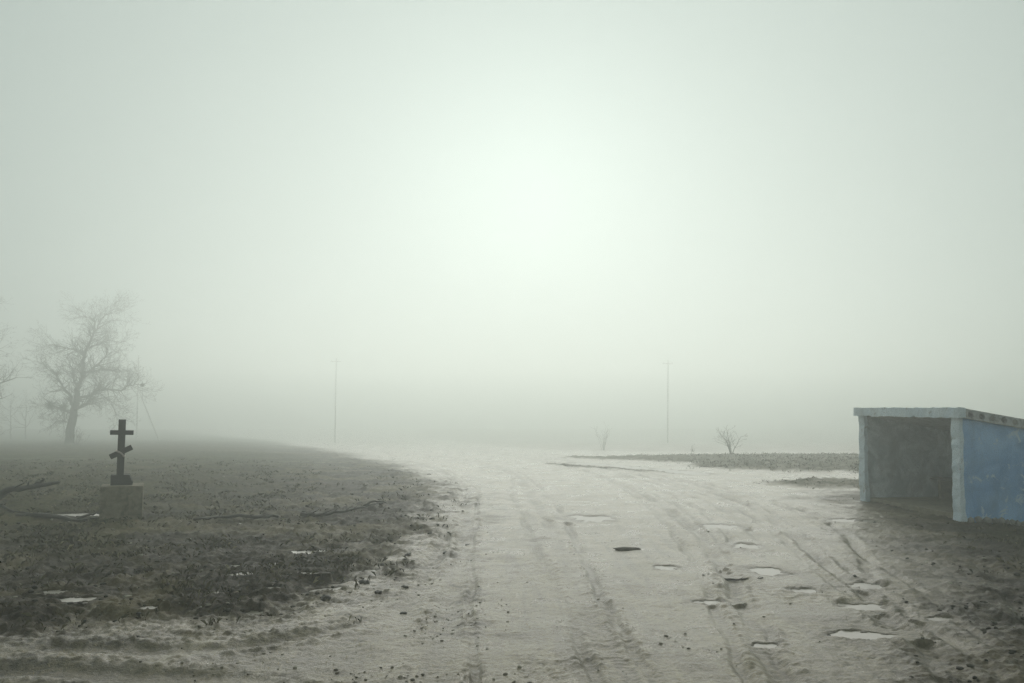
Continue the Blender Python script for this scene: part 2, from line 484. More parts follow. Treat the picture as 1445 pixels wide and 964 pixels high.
def plaster(name, c1, c2, dirt, dirt_amount, flake):
    m, nt, b = mat(name)
    v = obj_coord(nt)
    col = ramp(nt, noise(nt, 1.7, 7, .6, v, .8), [(.38, c1), (.62, c2)])
    mp = N(nt, 'ShaderNodeMapping')
    mp.inputs['Scale'].default_value = (1.6, 1.6, .8)
    nt.links.new(v, mp.inputs['Vector'])
    streak = noise(nt, 1.4, 6, .65, mp.outputs[0])
    col = mixc(nt, mth(nt, 'MULTIPLY', ramp(nt, streak, [(.45, (0, 0, 0)), (.75, (1, 1, 1))]), dirt_amount), col, dirt)
    gr = noise(nt, 55, 4, .7, v)
    col = mixc(nt, mth(nt, 'MULTIPLY', ramp(nt, gr, [(.35, (1, 1, 1)), (.55, (0, 0, 0))]), .6), col, (c1[0] * .5, c1[1] * .5, c1[2] * .5))
    fl = noise(nt, 3.4, 8, .72, v, .8)
    col = mixc(nt, ramp(nt, fl, [(.58, (0, 0, 0)), (.62, (1, 1, 1))]), col, flake)
    nt.links.new(col, b.inputs['Base Color'])
    b.inputs['Roughness'].default_value = .85
    b.inputs['Specular IOR Level'].default_value = .3
    bump(nt, b, mth(nt, 'ADD', gr, mth(nt, 'MULTIPLY', fl, .6)), .9, .015)
    return m

M['blue'] = plaster('blue_limewash', (.17, .38, .70), (.33, .57, .88), (.12, .22, .36), .6, (.46, .60, .74))
M['white'] = plaster('white_limewash', (.66, .77, .87), (.78, .87, .94), (.30, .34, .36), .5, (.40, .43, .44))
M['inside'] = plaster('grimy_plaster', (.30, .36, .40), (.74, .80, .84), (.14, .15, .15), .9, (.34, .39, .43))

# ------------------------------------------------------------------ mesh helpers
class MB:
    def __init__(self):
        self.v = []; self.f = []; self.tone = []

    def tube(self, pts, rad, n=6, cap=True):
        pts = [Vector(p) for p in pts]
        base = len(self.v)
        up = Vector((.13, .31, .94))
        for i, p in enumerate(pts):
            t = (pts[min(i + 1, len(pts) - 1)] - pts[max(i - 1, 0)])
            if t.length < 1e-9:
                t = Vector((0, 0, 1))
            t.normalize()
            a = t.cross(up)
            if a.length < .05:
                a = t.cross(Vector((1, 0, 0)))
            a.normalize()
            b = t.cross(a)
            for k in range(n):
                an = 2 * pi * k / n
                self.v.append(p + (a * cos(an) + b * sin(an)) * rad[i])
        for i in range(len(pts) - 1):
            for k in range(n):
                k2 = (k + 1) % n
                self.f.append((base + i * n + k, base + i * n + k2, base + (i + 1) * n + k2, base + (i + 1) * n + k))
        if cap:
            self.f.append(tuple(base + k for k in range(n))[::-1])
            e = base + (len(pts) - 1) * n
            self.f.append(tuple(e + k for k in range(n)))

    def box(self, lo, hi, M4=None):
        base = len(self.v)
        for z in (lo[2], hi[2]):
            for x, y in ((lo[0], lo[1]), (hi[0], lo[1]), (hi[0], hi[1]), (lo[0], hi[1])):
                p = Vector((x, y, z))
                self.v.append(M4 @ p if M4 else p)
        for q in ((3, 2, 1, 0), (4, 5, 6, 7), (0, 1, 5, 4), (1, 2, 6, 5), (2, 3, 7, 6), (3, 0, 4, 7)):
            self.f.append(tuple(base + k for k in q))

    def build(self, name, material, parent=None, smooth=False, bevel=0.0):
        me = bpy.data.meshes.new(name)
        me.from_pydata([tuple(p) for p in self.v], [], self.f)
        me.materials.append(material)
        if smooth:
            me.polygons.foreach_set('use_smooth', [True] * len(me.polygons))
        me.update()
        o = bpy.data.objects.new(name, me)
        C.objects.link(o)
        if parent is not None:
            o.parent = parent
        if bevel:
            bv = o.modifiers.new('bevel', 'BEVEL')
            bv.width = bevel; bv.segments = 2; bv.limit_method = 'ANGLE'
        return o

def np_mesh(name, verts, faces, material, parent=None, attrs=None, smooth=False):
    me = bpy.data.meshes.new(name)
    nv, (nf, k) = len(verts), faces.shape
    me.vertices.add(nv)
    me.vertices.foreach_set('co', np.ascontiguousarray(verts, np.float32).ravel())
    me.loops.add(nf * k)
    me.loops.foreach_set('vertex_index', np.ascontiguousarray(faces, np.int32).ravel())
    me.polygons.add(nf)
    me.polygons.foreach_set('loop_start', np.arange(0, nf * k, k, dtype=np.int32))
    me.polygons.foreach_set('loop_total', np.full(nf, k, np.int32))
    for an, data in (attrs or {}).items():
        a = me.attributes.new(an, 'FLOAT', 'POINT')
        a.data.foreach_set('value', np.ascontiguousarray(data, np.float32))
    if smooth:
        me.polygons.foreach_set('use_smooth', np.ones(nf, bool))
    me.materials.append(material)
    me.update(calc_edges=True)
    me.validate()
    o = bpy.data.objects.new(name, me)
    C.objects.link(o)
    if parent is not None:
        o.parent = parent
    return o

def empty(name, loc, rz=0.0):
    o = bpy.data.objects.new(name, None)
    o.empty_display_size = .2
    C.objects.link(o)
    o.location = loc
    o.rotation_euler = (0, 0, rz)
    return o

def tag(o, label=None, cat=None, group=None, kind=None):
    if label: o['label'] = label
    if cat: o['category'] = cat
    if group: o['group'] = group
    if kind: o['kind'] = kind
    return o

# ------------------------------------------------------------------ ground
def make_ground():
    fine = np.arange(-R(52), R(52), .0022)
    coarse = np.linspace(R(52), 2 * pi - R(52), 160, endpoint=False)
    ang = np.concatenate([fine, coarse])
    r = np.concatenate([np.array([.4, 1, 1.7, 2.5, 3.2, 3.9, 4.4, 4.8]), 1793.0 / np.arange(1793 / 5.2, 1793 / 62., -.60)])
    r = np.concatenate([r, r[-1] * np.cumprod(np.full(58, (330 / r[-1]) ** (1 / 58)))])
    A, Rr = np.meshgrid(ang, r)
    x = (Rr * np.sin(A)).ravel(); y = (Rr * np.cos(A)).ravel()
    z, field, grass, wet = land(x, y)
    nr, na = len(r), len(ang)
    idx = np.arange(nr * na).reshape(nr, na)
    nx = np.roll(idx, -1, 1)
    F = np.stack([idx[:-1], idx[1:], nx[1:], nx[:-1]], -1).reshape(-1, 4)
    F = F[:, ::-1] if False else F
    V = np.stack([x, y, z], 1)
    # centre fan closes the sheet
    c = len(V)
    V = np.vstack([V, [[0, 0, float(z[:na].mean())]]])
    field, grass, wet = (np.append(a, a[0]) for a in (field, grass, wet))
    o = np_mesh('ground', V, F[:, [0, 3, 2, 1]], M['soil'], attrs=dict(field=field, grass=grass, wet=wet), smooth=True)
    tag(o, kind='structure')
    o['label'] = 'wet rutted dirt road and dark churned field'
    return o

ground = make_ground()

for i, (cx, cy_, a, b, rot, dp) in enumerate(PUDDLES):
    mb = MB()
    n = 40
    for k in range(n):
        t = 2 * pi * k / n
        X, Y = a * 1.7 * cos(t), b * 1.7 * sin(t)
        mb.v.append(Vector((X * cos(rot) - Y * sin(rot), X * sin(rot) + Y * cos(rot), 0)))
    mb.f.append(tuple(range(n)))
    p = mb.build('puddle', M['water'])
    p.location = (cx, cy_, PLEVEL[i])
    tag(p, kind='structure')

# ------------------------------------------------------------------ bus shelter
def bus_shelter():
    u = Vector((-.133, .991, 0))       # along the open front, away from the viewer
    rz = math.atan2(.133, .991)
    g0 = ground_z(9.03, 16.3)
    root = empty('bus_shelter', (9.16, 16.30, 0.0), rz)     # local x: front to back, local y: near to far end
    tag(root, 'pale blue concrete bus shelter with open front and sloping slab roof beside the muddy road', 'bus shelter')
    D, L, T = 2.35, 3.62, .22
    ztop, slope, th = 2.06, -.165, .195
    def roofz(x): return ztop + slope * x
    def gable(y0, y1, name, material, x0=0.02, zb=-.5):
        mb = MB()
        nx = 14
        top = [(x0 + (D - x0) * k / nx) for k in range(nx + 1)]
        for y in (y0, y1):
            for xx in top: mb.v.append(Vector((xx, y, zb)))
            for xx in top: mb.v.append(Vector((xx, y, roofz(xx))))
        n = nx + 1
        for k in range(nx):
            mb.f.append((k, k + 1, n + k + 1, n + k))
            mb.f.append((2 * n + k + 1, 2 * n + k, 3 * n + k, 3 * n + k + 1))
            mb.f.append((n + k, n + k + 1, 3 * n + k + 1, 3 * n + k))
            mb.f.append((k + 1, k, 2 * n + k, 2 * n + k + 1))
        mb.f.append((n, 3 * n, 2 * n, 0)); mb.f.append((n - 1, 3 * n - 1, 4 * n - 1, 2 * n - 1))
        return mb.build(name, material, root)
    w = gable(0.0, T, 'side_wall', M['blue'], .03)
    w['label'] = 'blue limewashed end wall'
    gable(L - T, L, 'side_wall', M['inside'], .03)['label'] = 'grimy grey inner end wall'
    # whitewashed front jambs, uneven plaster edge
    for y0 in (-.012, L - T - .012):
        mb = MB()
        nz = 22
        wob = [random.uniform(-.016, .016) for _ in range((nz + 1) * 4)]
        for k in range(nz + 1):
            z = -.45 + (ztop - .003 + .45) * k / nz
            fl = .035 + .05 * max(0, 1 - (z + .1) / .9)
            mb.v += [Vector((-.03 + wob[k * 4], y0, z)), Vector((fl + .02 + wob[k * 4 + 1], y0 + wob[k * 4 + 3] * .3, z)),
                     Vector((fl + .02, y0 + T + .024, z)), Vector((-.03 + wob[k * 4 + 2], y0 + T + .024, z))]
        for k in range(nz):
            for e in range(4):
                e2 = (e + 1) % 4
                mb.f.append((k * 4 + e, k * 4 + e2, k * 4 + 4 + e2, k * 4 + 4 + e))
        mb.f.append((3, 2, 1, 0)); mb.f.append(tuple(nz * 4 + e for e in range(4)))
        mb.build('front_jamb', M['white'], root)
    mb = MB(); mb.box((D - .24, T + .003, -.5), (D - .003, L - T - .003, roofz(D) - .003))
    mb.build('back_wall', M['inside'], root)
    mb = MB(); mb.box((.11, T + .003, -.4), (D - .243, L - T - .003, .05 + max(g0, 0) * .3))
    mb.build('floor_slab', M['concrete'], root)
    # hollow-core roof slab: the cores run along the shelter and open on its ends
    ncell, cell, x0 = 10, .25, .07
    ya, yb = -.06, L + .10
    seg = 12
    mb = MB()
    h2, r0 = th / 2, .066
    def P(cx, dx, dz, y):
        xx = cx + dx
        return Vector((xx, y, roofz(xx) + h2 + dz))
    cores = []
    for c in range(ncell):
        cx = x0 + cell * (c + .5)
        rings = {}
        for y in (ya, yb):
            outer, inner = [], []
            for k in range(seg):
                an = 2 * pi * k / seg + pi / seg
                ca, sa = cos(an), sin(an)
                s = min(cell / 2 / max(abs(ca), 1e-6), h2 / max(abs(sa), 1e-6))
                outer.append(P(cx, ca * s, sa * s, y)); inner.append(P(cx, ca * r0, sa * r0, y))
            corners = [P(cx, sx * cell / 2, sz * h2, y) for sx, sz in ((1, 1), (-1, 1), (-1, -1), (1, -1))]
            bo = len(mb.v); mb.v += outer + inner + corners
            rings[y] = bo
            for k in range(seg):
                k2 = (k + 1) % seg
                q = (bo + k, bo + k2, bo + seg + k2, bo + seg + k)
                mb.f.append(q if y == yb else q[::-1])
            for k in range(seg):                # little corner triangles
                a0 = 2 * pi * k / seg + pi / seg; a1 = 2 * pi * (k + 1) / seg + pi / seg
                for ci, ac in enumerate((math.atan2(h2, cell / 2), pi - math.atan2(h2, cell / 2), pi + math.atan2(h2, cell / 2), 2 * pi - math.atan2(h2, cell / 2))):
                    for sh in (0, 2 * pi):
                        if a0 < ac + sh < a1:
                            q = (bo + k, bo + 2 * seg + ci, bo + (k + 1) % seg)
                            mb.f.append(q if y == yb else q[::-1])
        for k in range(seg):                    # core walls
            k2 = (k + 1) % seg
            mb.f.append((rings[ya] + seg + k, rings[ya] + seg + k2, rings[yb] + seg + k2, rings[yb] + seg + k))
        oa, ob = rings[ya] + 2 * seg, rings[yb] + 2 * seg
        mb.f.append((oa + 0, oa + 1, ob + 1, ob + 0)); mb.f.append((oa + 2, oa + 3, ob + 3, ob + 2))
        if c == 0: mb.f.append((oa + 1, oa + 2, ob + 2, ob + 1))
        if c == ncell - 1: mb.f.append((oa + 3, oa + 0, ob + 0, ob + 3))
    roof = mb.build('roof_slab', M['slab'], root)
    # mortar plugs closing most of the cores
    for c in (2, 4, 8):
        cx = x0 + cell * (c + .5)
        pm = MB()
        pm.tube([P(cx, 0, 0, ya + .004 + .012 * (c % 3)), P(cx, 0, 0, ya + .10)], [r0 - .002] * 2, 12)
        pm.build('core_plug', M['stone'], roof)
    mb = MB()                                   # worn, uneven edge beam
    ns = 34
    for k in range(ns + 1):
        y = -.085 + (L + .205) * k / ns
        j = [random.uniform(-.009, .009) for _ in range(4)]
        chip = random.uniform(.015, .05) if random.random() < .12 else 0
        mb.v += [Vector((-.10 + j[0], y, ztop - .004 + j[1] * 1.2 + chip)), Vector((x0 - .003, y, ztop + .004)),
                 Vector((x0 - .003, y, ztop + .200)), Vector((-.10 + j[2] + chip * .5, y, ztop + .204 + j[3] - chip * .4))]
    for k in range(ns):
        for e in range(4):
            e2 = (e + 1) % 4
            mb.f.append((k * 4 + e, k * 4 + 4 + e, k * 4 + 4 + e2, k * 4 + e2))
    mb.f.append((0, 1, 2, 3)); mb.f.append(tuple(ns * 4 + e for e in (3, 2, 1, 0)))
    mb.build('front_fascia', M['white'], root)
    # bench along the back wall
    bench = MB(); bench.box((D - .243 - .46, T + .08, .50), (D - .25, L - T - .08, .55))
    bo = bench.build('bench_seat', M['old_wood'], root, bevel=.006)
    for yy in (T + .35, L / 2, L - T - .45):
        lg = MB(); lg.box((D - .66, yy, .05), (D - .30, yy + .12, .497)); lg.build('bench_leg', M['concrete'], bo)
    # crumbling foundation stones under the end wall
    x = .10
    k = 0
    while x < D:
        wd = random.uniform(.10, .24)
        bm = bmesh.new()
        bmesh.ops.create_icosphere(bm, subdivisions=1, radius=.5)
        for vv in bm.verts:
            c_ = vv.co
            c_ *= random.uniform(.82, 1.12)
            c_.x = max(-.46, min(.46, c_.x)) * wd
            c_.y = max(-.4, min(.4, c_.y)) * .16
            c_.z = max(-.42, min(.42, c_.z)) * random.uniform(.16, .20)
        me = bpy.data.meshes.new('foundation_stone')
        bm.to_mesh(me); bm.free()
        me.materials.append(M['stone'])
        st = bpy.data.objects.new('foundation_stone', me)
        C.objects.link(st); st.parent = root
        wx, wy = 9.16 + x * .991, 16.3 + x * .133 - .05
        st.location = (x + wd / 2, -.03 + random.uniform(-.02, .02), ground_z(wx, wy - .05) + .035 + random.uniform(-.015, .02))
        x += wd * .93
        k += 1
    return root

bus_shelter()

# ------------------------------------------------------------------ roadside cross
def cross():
    X, Y = -7.72, 15.85
    g = ground_z(X, Y)
    root = empty('memorial_cross', (X, Y, g), R(24))
    tag(root, 'dark Orthodox cross with slanted lower bar standing on a square concrete block', 'cross')
    mb = MB(); mb.box((-.375, -.35, -.25), (.375, .35, .66))
    for v in mb.v: v.x += random.uniform(-.012, .012); v.z += random.uniform(-.008, .008)
    mb.build('pedestal', M['concrete'], root, bevel=.02)
    mb = MB()
    prof = [(-.17, 0), (.20, 0), (.205, .05), (.15, .20), (-.17, .20)]
    for y in (-.15, .15):
        for x, z in prof: mb.v.append(Vector((x - .03, y, .655 + z)))
    n = len(prof)
    mb.f.append(tuple(range(n))); mb.f.append(tuple(range(2 * n - 1, n - 1, -1)))
    for k in range(n): mb.f.append((k, n + k, n + (k + 1) % n, (k + 1) % n)[::-1])
    mb.build('foot_block', M['iron'], root, bevel=.008)
    lean = Matrix.Translation((-.045, 0, .85)) @ Matrix.Rotation(R(1.2), 4, 'Y')
    mb = MB(); mb.box((-.065, -.05, -.003), (.065, .05, 1.10), lean)
    mb.build('upright_post', M['iron'], root, bevel=.006)
    mb = MB(); mb.box((-.21, -.057, .795), (.21, .057, .885), lean)
    mb.build('crossbar', M['iron'], root, bevel=.006)
    tl = lean @ Matrix.Translation((0.0, 0, .455)) @ Matrix.Rotation(R(-27), 4, 'Y')
    mb = MB(); mb.box((-.215, -.06, -.052), (.215, .06, .052), tl)
    mb.build('slanted_bar', M['iron'], root, bevel=.006)
    # pale cloth knotted round the joint
    mb = MB()
    tr = lean @ Matrix.Translation((-.01, 0, .43)) @ Matrix.Rotation(R(38), 4, 'Y')
    pts = []
    for k in range(17):
        t = 2 * pi * k / 16
        ex = max(-1, min(1, 1.5 * cos(t))); ey = max(-1, min(1, 1.5 * sin(t)))
        pts.append(tr @ Vector((ex * .088, ey * .072, .012 * sin(3 * t))))
    mb.tube(pts, [.017] * 17, 7, cap=False)
    mb.build('knotted_cloth', M['cloth'], root, smooth=True)
    return root

cross()

# ------------------------------------------------------------------ bare trees
def rot_vec(d, ang, azim):
    d = d.normalized()
    a = d.orthogonal().normalized()
    b = d.cross(a)
    return (d * cos(ang) + (a * cos(azim) + b * sin(azim)) * sin(ang)).normalized()

def twig_branch(mb, p, d, length, rad, depth, rnd, droop=.0, gnarl=.28):
    n = max(3, int(length / .28)) if depth > 1 else 3
    n = min(n, 9)
    pts = [p.copy()]; rads = [rad]
    step = length / n
    for i in range(n):
        d = rot_vec(d, rnd.gauss(0, gnarl) if depth else rnd.gauss(0, gnarl * .8), rnd.uniform(0, 2 * pi))
        d.z += .05 - droop
        d.normalize()
        p = p + d * step
        t = (i + 1) / n
        pts.append(p.copy()); rads.append(max(rad * (1 - .72 * t), .006))
        if depth > 0 and i > 0:
            for _ in range(2 if rnd.random() < .55 else 1):
                cd = rot_vec(d, rnd.uniform(.45, 1.15), rnd.uniform(0, 2 * pi))
                twig_branch(mb, p, cd, length * rnd.uniform(.34, .60) * (1.05 - .35 * t), rads[-1] * rnd.uniform(.5, .72), depth - 1, rnd, droop, gnarl)
    mb.tube(pts, rads, 5 if depth > 1 else 3, cap=False)

def limb_path(pts, rnd, k=4, jit=.06):
    out = []
    ln = smooth_line(pts, k)
    for i, p in enumerate(ln):
        j = jit if 0 < i < len(ln) - 1 else 0
        out.append(Vector((p[0] + rnd.gauss(0, j), p[1] + rnd.gauss(0, j), p[2] + rnd.gauss(0, j))))
    return out

def old_tree():
    rnd = random.Random(5)
    X, Y = -46.6, 84.0
    g = ground_z(X, Y)
    root = empty('bare_tree', (X, Y, g - .05))
    root.scale = (1.27, 1.27, 1.22)
    tag(root, 'large gnarled bare tree with spreading crooked limbs and twig clumps on misty field', 'tree')
    S = .0133                      # metres per drawing unit
    def q(*pp):
        y = 0.0; out = []
        for i, (a, b) in enumerate(pp):
            out.append(((a - 390) * S, y, (940 - b) * S))
            y += rnd.uniform(-.5, .5) if i else rnd.uniform(-.2, .2)
        return out
    trunk = MB()
    tp = limb_path([(0, 0, -.3), (.03, 0, .5), (.14, 0, 1.9), (.5, .05, 3.7)], rnd, 5, .03)
    nT = len(tp)
    tr = [(.46 if i == 0 else .39 - .11 * (i / (nT - 1)) + .08 * max(0, 1 - i / 4)) for i in range(nT)]
    trunk.tube(tp, tr, 12)
    trunk.build('trunk', M['bark'], root, smooth=True)
    limbs = [
        (q((430, 660), (450, 560), (465, 470), (482, 370), (525, 270), (540, 190), (542, 100)), .34, .05),
        (q((425, 690), (450, 640), (520, 620), (600, 580), (700, 587), (770, 555), (835, 550)), .20, .04),
        (q((415, 720), (450, 700), (505, 655), (560, 560), (600, 500)), .17, .03),
        (q((462, 470), (520, 455), (575, 420), (618, 350), (640, 295)), .17, .03),
        (q((482, 370), (440, 335), (380, 320), (300, 295), (220, 285)), .15, .025),
        (q((412, 690), (375, 610), (345, 550), (290, 470), (225, 430)), .19, .03),
        (q((400, 740), (360, 715), (300, 690), (245, 680)), .12, .03),
        (q((390, 790), (350, 790), (300, 780), (260, 770)), .06, .015),
        (q((440, 600), (410, 510), (400, 440), (380, 380)), .15, .03),
        (q((505, 310), (560, 290), (640, 270), (740, 270)), .09, .02),
        (q((535, 200), (580, 130), (640, 90), (700, 60)), .07, .015),
        (q((538, 150), (500, 110), (450, 100)), .06, .015),
        (q((470, 480), (560, 455), (640, 450), (720, 450)), .09, .02),
        (q((560, 600), (620, 640), (680, 720), (700, 750)), .05, .015),
    ]
    cr = MB()
    for pts, r0, r1 in limbs:
        lp = limb_path(pts, rnd, 4, .05)
        n = len(lp)
        rr = [.76 * (r0 + (r1 - r0) * (i / (n - 1)) ** .8) for i in range(n)]
        cr.tube(lp, rr, 7)
        for i in range(2, n):
            if rnd.random() < .9:
                d = (lp[i] - lp[i - 1]).normalized()
                for _ in range(3):
                    twig_branch(cr, lp[i], rot_vec(d, rnd.uniform(.4, 1.3), rnd.uniform(0, 2 * pi)), rnd.uniform(.8, 2.1), min(rr[i] * .5, .035), 2, rnd)
    cr.build('crown', M['bark'], root)
    # dense balls of twigs
    for (a, b, rad, cnt) in ((285, 680, .62, 170), (335, 690, .45, 110), (835, 550, .28, 90), (300, 470, .5, 80), (455, 420, .55, 110), (290, 295, .4, 60), (580, 560, .5, 80), (380, 640, .5, 80)):
        cl = MB()
        c = Vector(((a - 390) * S, rnd.uniform(-.4, .4), (940 - b) * S))
        for _ in range(cnt):
            v = Vector((rnd.gauss(0, 1), rnd.gauss(0, 1), rnd.gauss(0, 1))).normalized()
            e = c + v * rad * rnd.uniform(.5, 1.1)
            cl.tube([c + v * rad * .1, (c + e) / 2 + Vector((rnd.gauss(0, .06), rnd.gauss(0, .06), rnd.gauss(0, .06))), e], [.014, .011, .006], 3, cap=False)
        cl.build('twig_clump', M['ivy'], root)

old_tree()

def random_tree(name, X, Y, H, seed, label, group=None, lean=(0, 0), r=.26, depth=3, starts=7, toward=None):
    rnd = random.Random(seed)
    g = ground_z(X, Y)
    root = empty(name, (X, Y, g - .05))
    tag(root, label, 'tree', group)
    tk = MB()
    tp = limb_path([(0, 0, -.3), (lean[0] * .2, lean[1] * .2, H * .16), (lean[0] * .5, lean[1] * .5, H * .34), (lean[0], lean[1], H * .55)], rnd, 4, H * .006)
    n = len(tp)
    tr = [r * (1.25 if i == 0 else 1 - .6 * i / (n - 1)) for i in range(n)]
    tk.tube(tp, tr, 9)
    tk.build('trunk', M['bark'], root, smooth=True)
    cr = MB()
    for k in range(starts):
        i = rnd.randint(n // 2, n - 1) if k else n - 1
        az = 2 * pi * k / starts + rnd.uniform(-.4, .4)
        el = rnd.uniform(.15, .9) if k else 1.4
        if toward is not None and k % 2:
            az = toward + rnd.uniform(-.5, .5)
        d = Vector((cos(az) * cos(el), sin(az) * cos(el), sin(el)))
        twig_branch(cr, tp[i], d, H * rnd.uniform(.34, .5), tr[i] * .7, depth, rnd, gnarl=.22)
    cr.build('crown', M['bark'], root)
    return root

random_tree('bare_tree', -52.5, 75.0, 14.5, 21, 'bare tree with long drooping side branches, mostly cut off beside the gnarled tree', toward=.1, r=.34, depth=3, starts=9)
random_tree('young_tree', -83.0, 132.0, 8.6, 31, 'thin young tree trunk far back in the fog', 'thin young trees in the fog', r=.13, depth=2, starts=6)
random_tree('young_tree', -80.9, 132.6, 8.2, 32, 'thin young tree trunk far back in the fog', 'thin young trees in the fog', r=.13, depth=2, starts=6)

# ------------------------------------------------------------------ bushes and stems
def stem_bush(name, X, Y, H, stems, spread, seed, label, cat='bush', group=None, rad=.03, depth=1):
    rnd = random.Random(seed)
    root = empty(name, (X, Y, ground_z(X, Y) - .03))
    tag(root, label, cat, group)
    for k in range(stems):
        mb = MB()
        az = rnd.uniform(0, 2 * pi)
        tl = rnd.uniform(.2, 1) * spread
        d = Vector((cos(az) * tl, sin(az) * tl, 1)).normalized()
        st = Vector((cos(az), sin(az), 0)) * rnd.uniform(0, .18)
        twig_branch(mb, st, d, H * rnd.uniform(.6, 1.0), rad * rnd.uniform(.6, 1), depth, rnd, gnarl=.16)
        mb.build('stem', M['bark'], root)
    return root

stem_bush('bare_shrub', 14.6, 53.2, 1.8, 6, .55, 41, 'bare forked shrub standing on the dark grass bank', rad=.045, depth=2)
stem_bush('dry_weed', 11.9, 52.8, .8, 4, .35, 42, 'low dry weed stalks left of the forked shrub', 'weed', rad=.014)
stem_bush('dry_weed', 8.57, 74.6, 2.1, 9, .3, 43, 'faint cluster of tall dry stalks beyond the pale track', 'weed', rad=.018)
stem_bush('bramble', -41.5, 76.0, 1.5, 16, 1.3, 46, 'low tangled bramble at the foot of the gnarled tree', rad=.016, depth=2)
stem_bush('bramble', -49.0, 74.0, 1.7, 18, 1.3, 47, 'wide dark bramble left of the gnarled tree trunk', rad=.016, depth=2)
stem_bush('bramble', -35.5, 50.7, 1.2, 18, 1.4, 48, 'dark bramble under the drooping branches of the cut off tree', rad=.016, depth=2)

# ------------------------------------------------------------------ utility poles
def pole(X, Y, top, label, strut=None, arm=True):
    g = ground_z(X, Y)
    root = empty('utility_pole', (X, Y, g))
    tag(root, label, 'utility pole')
    mb = MB(); mb.tube([(0, 0, -.4), (.05, 0, top * .5), (.14, 0, top)], [.085, .065, .05], 9); mb.build('post', M['pale_concrete'], root, smooth=True)
    if arm:
        mb = MB(); mb.box((-.75, -.13, top - .62), (.85, -.045, top - .52)); a = mb.build('cross_arm', M['pale_concrete'], root)
        for x in (-.62, .72):
            i = MB(); i.tube([(x, -.09, top - .52), (x, -.09, top - .44), (x, -.09, top - .38)], [.02, .06, .045], 8); i.build('insulator', M['ceramic'], a)
    if strut:
        dx, h = strut
        mb = MB(); mb.tube([(dx, .1, -.4), (.16, .02, h)], [.085, .065], 8); mb.build('strut', M['pale_concrete'], root, smooth=True)
    return root

pole(24.4, 125, 13.0, 'faint pale utility pole in the fog on the shrub side of the road')
pole(-28.4, 128, 13.6, 'barely visible utility pole in the fog where the road bends away')
pole(-56.0, 119, 12.8, 'foggy utility pole with a leaning strut right of the gnarled tree', strut=(3.5, 7.6), arm=False)

# ------------------------------------------------------------------ fallen branches
def fallen(name, pts, rads, seed, label, side=(), group=None, lift=.0, mat_='wet_bark'):
    """pts: (x, y, height above ground); first point is the origin"""
    rnd = random.Random(seed)
    x0, y0, h0 = pts[0]
    g0 = ground_z(x0, y0)
    root = empty(name, (x0, y0, g0))
    tag(root, label, 'branch', group)
    def loc(p, r):
        return (p[0] - x0, p[1] - y0, ground_z(p[0], p[1]) + p[2] - g0 + r * .7)
    lp = limb_path([loc(p, r) for p, r in zip(pts, rads)], rnd, 4, .012)
    n = len(lp)
    rr = np.interp(np.linspace(0, 1, n), np.linspace(0, 1, len(rads)), rads)
    mb = MB(); mb.tube(lp, [r_ * rnd.uniform(.88, 1.12) for r_ in rr], 8); mb.build('main_limb', M[mat_], root, smooth=True)
    for k in range(3, n - 1, 2):                 # snapped twigs along the limb
        if rnd.random() < .7:
            d = rot_vec(lp[k] - lp[k - 1], rnd.uniform(.5, 1.0), rnd.uniform(0, 2 * pi))
            d.z = abs(d.z) * .8
            L_ = rr[k] * rnd.uniform(3, 9)
            tw = MB()
            tw.tube([lp[k], lp[k] + d * L_ * .5 + Vector((0, 0, rnd.uniform(-.01, .01))), lp[k] + d * L_], [rr[k] * .45, rr[k] * .32, rr[k] * .12], 5)
            tw.build('twig', M[mat_], root)
    for s_pts, s_r in side:
        lp = limb_path([loc(p, r) for p, r in zip(s_pts, s_r)], rnd, 4, .012)
        n = len(lp); rr = np.interp(np.linspace(0, 1, n), np.linspace(0, 1, len(s_r)), s_r)
        mb = MB(); mb.tube(lp, [r_ * rnd.uniform(.88, 1.12) for r_ in rr], 7); mb.build('side_limb', M[mat_], root, smooth=True)
    return root

# the forked branch: thick end beside the frame, one arm raised, one lying towards the cross
fallen('fallen_branch', [(-11.9, 17.0, .05), (-11.15, 17.1, .16), (-10.7, 17.0, .33), (-10.2, 17.0, .45), (-9.62, 17.0, .55)], [.085, .08, .065, .055, .032], 51,
       'forked dead branch with one arm raised lying left of the stone cross block',
       side=[([(-11.3, 17.1, .05), (-10.75, 16.7, .05), (-10.2, 16.4, .02), (-9.6, 16.1, .0)], [.05, .04, .028, .014]),
             ([(-10.2, 17.0, .48), (-10.0, 17.02, .56), (-9.95, 17.0, .60)], [.035, .025, .015]),
             ([(-10.75, 16.7, .05), (-10.5, 16.4, .16), (-10.3, 16.3, .2)], [.03, .02, .01])])
fallen('fallen_branch', [(-9.75, 15.75, .0), (-9.0, 15.6, .02), (-8.3, 15.3, .02), (-7.85, 15.15, .03)], [.042, .046, .036, .014], 52,
       'dark stick lying against the foot of the stone cross block',
       side=[([(-8.3, 15.3, .02), (-8.1, 15.4, .12), (-7.95, 15.45, .16)], [.03, .02, .01])])
fallen('fallen_branch', [(-4.15, 15.75, .02), (-3.85, 15.7, .02), (-3.5, 16.2, .05), (-3.25, 17.0, .08), (-2.85, 17.9, .10)], [.045, .042, .034, .027, .012], 53,
       'long crooked dead branch lying on the field edge beside the road',
       side=[([(-3.2, 17.2, .08), (-3.0, 17.4, .13), (-2.75, 17.5, .10)], [.025, .02, .01])])
fallen('fallen_branch', [(-6.2, 15.6, .01), (-5.6, 15.5, .02), (-5.0, 15.55, .03), (-4.55, 15.6, .02)], [.026, .034, .036, .022], 54,
       'straight dark stick on the field between the cross and the crooked branch')
fallen('fallen_branch', [(2.55, 10.75, .0), (2.9, 10.62, .01), (3.3, 10.55, .01)], [.012, .015, .008], 55,
       'thin twig lying among the small puddles on the road')

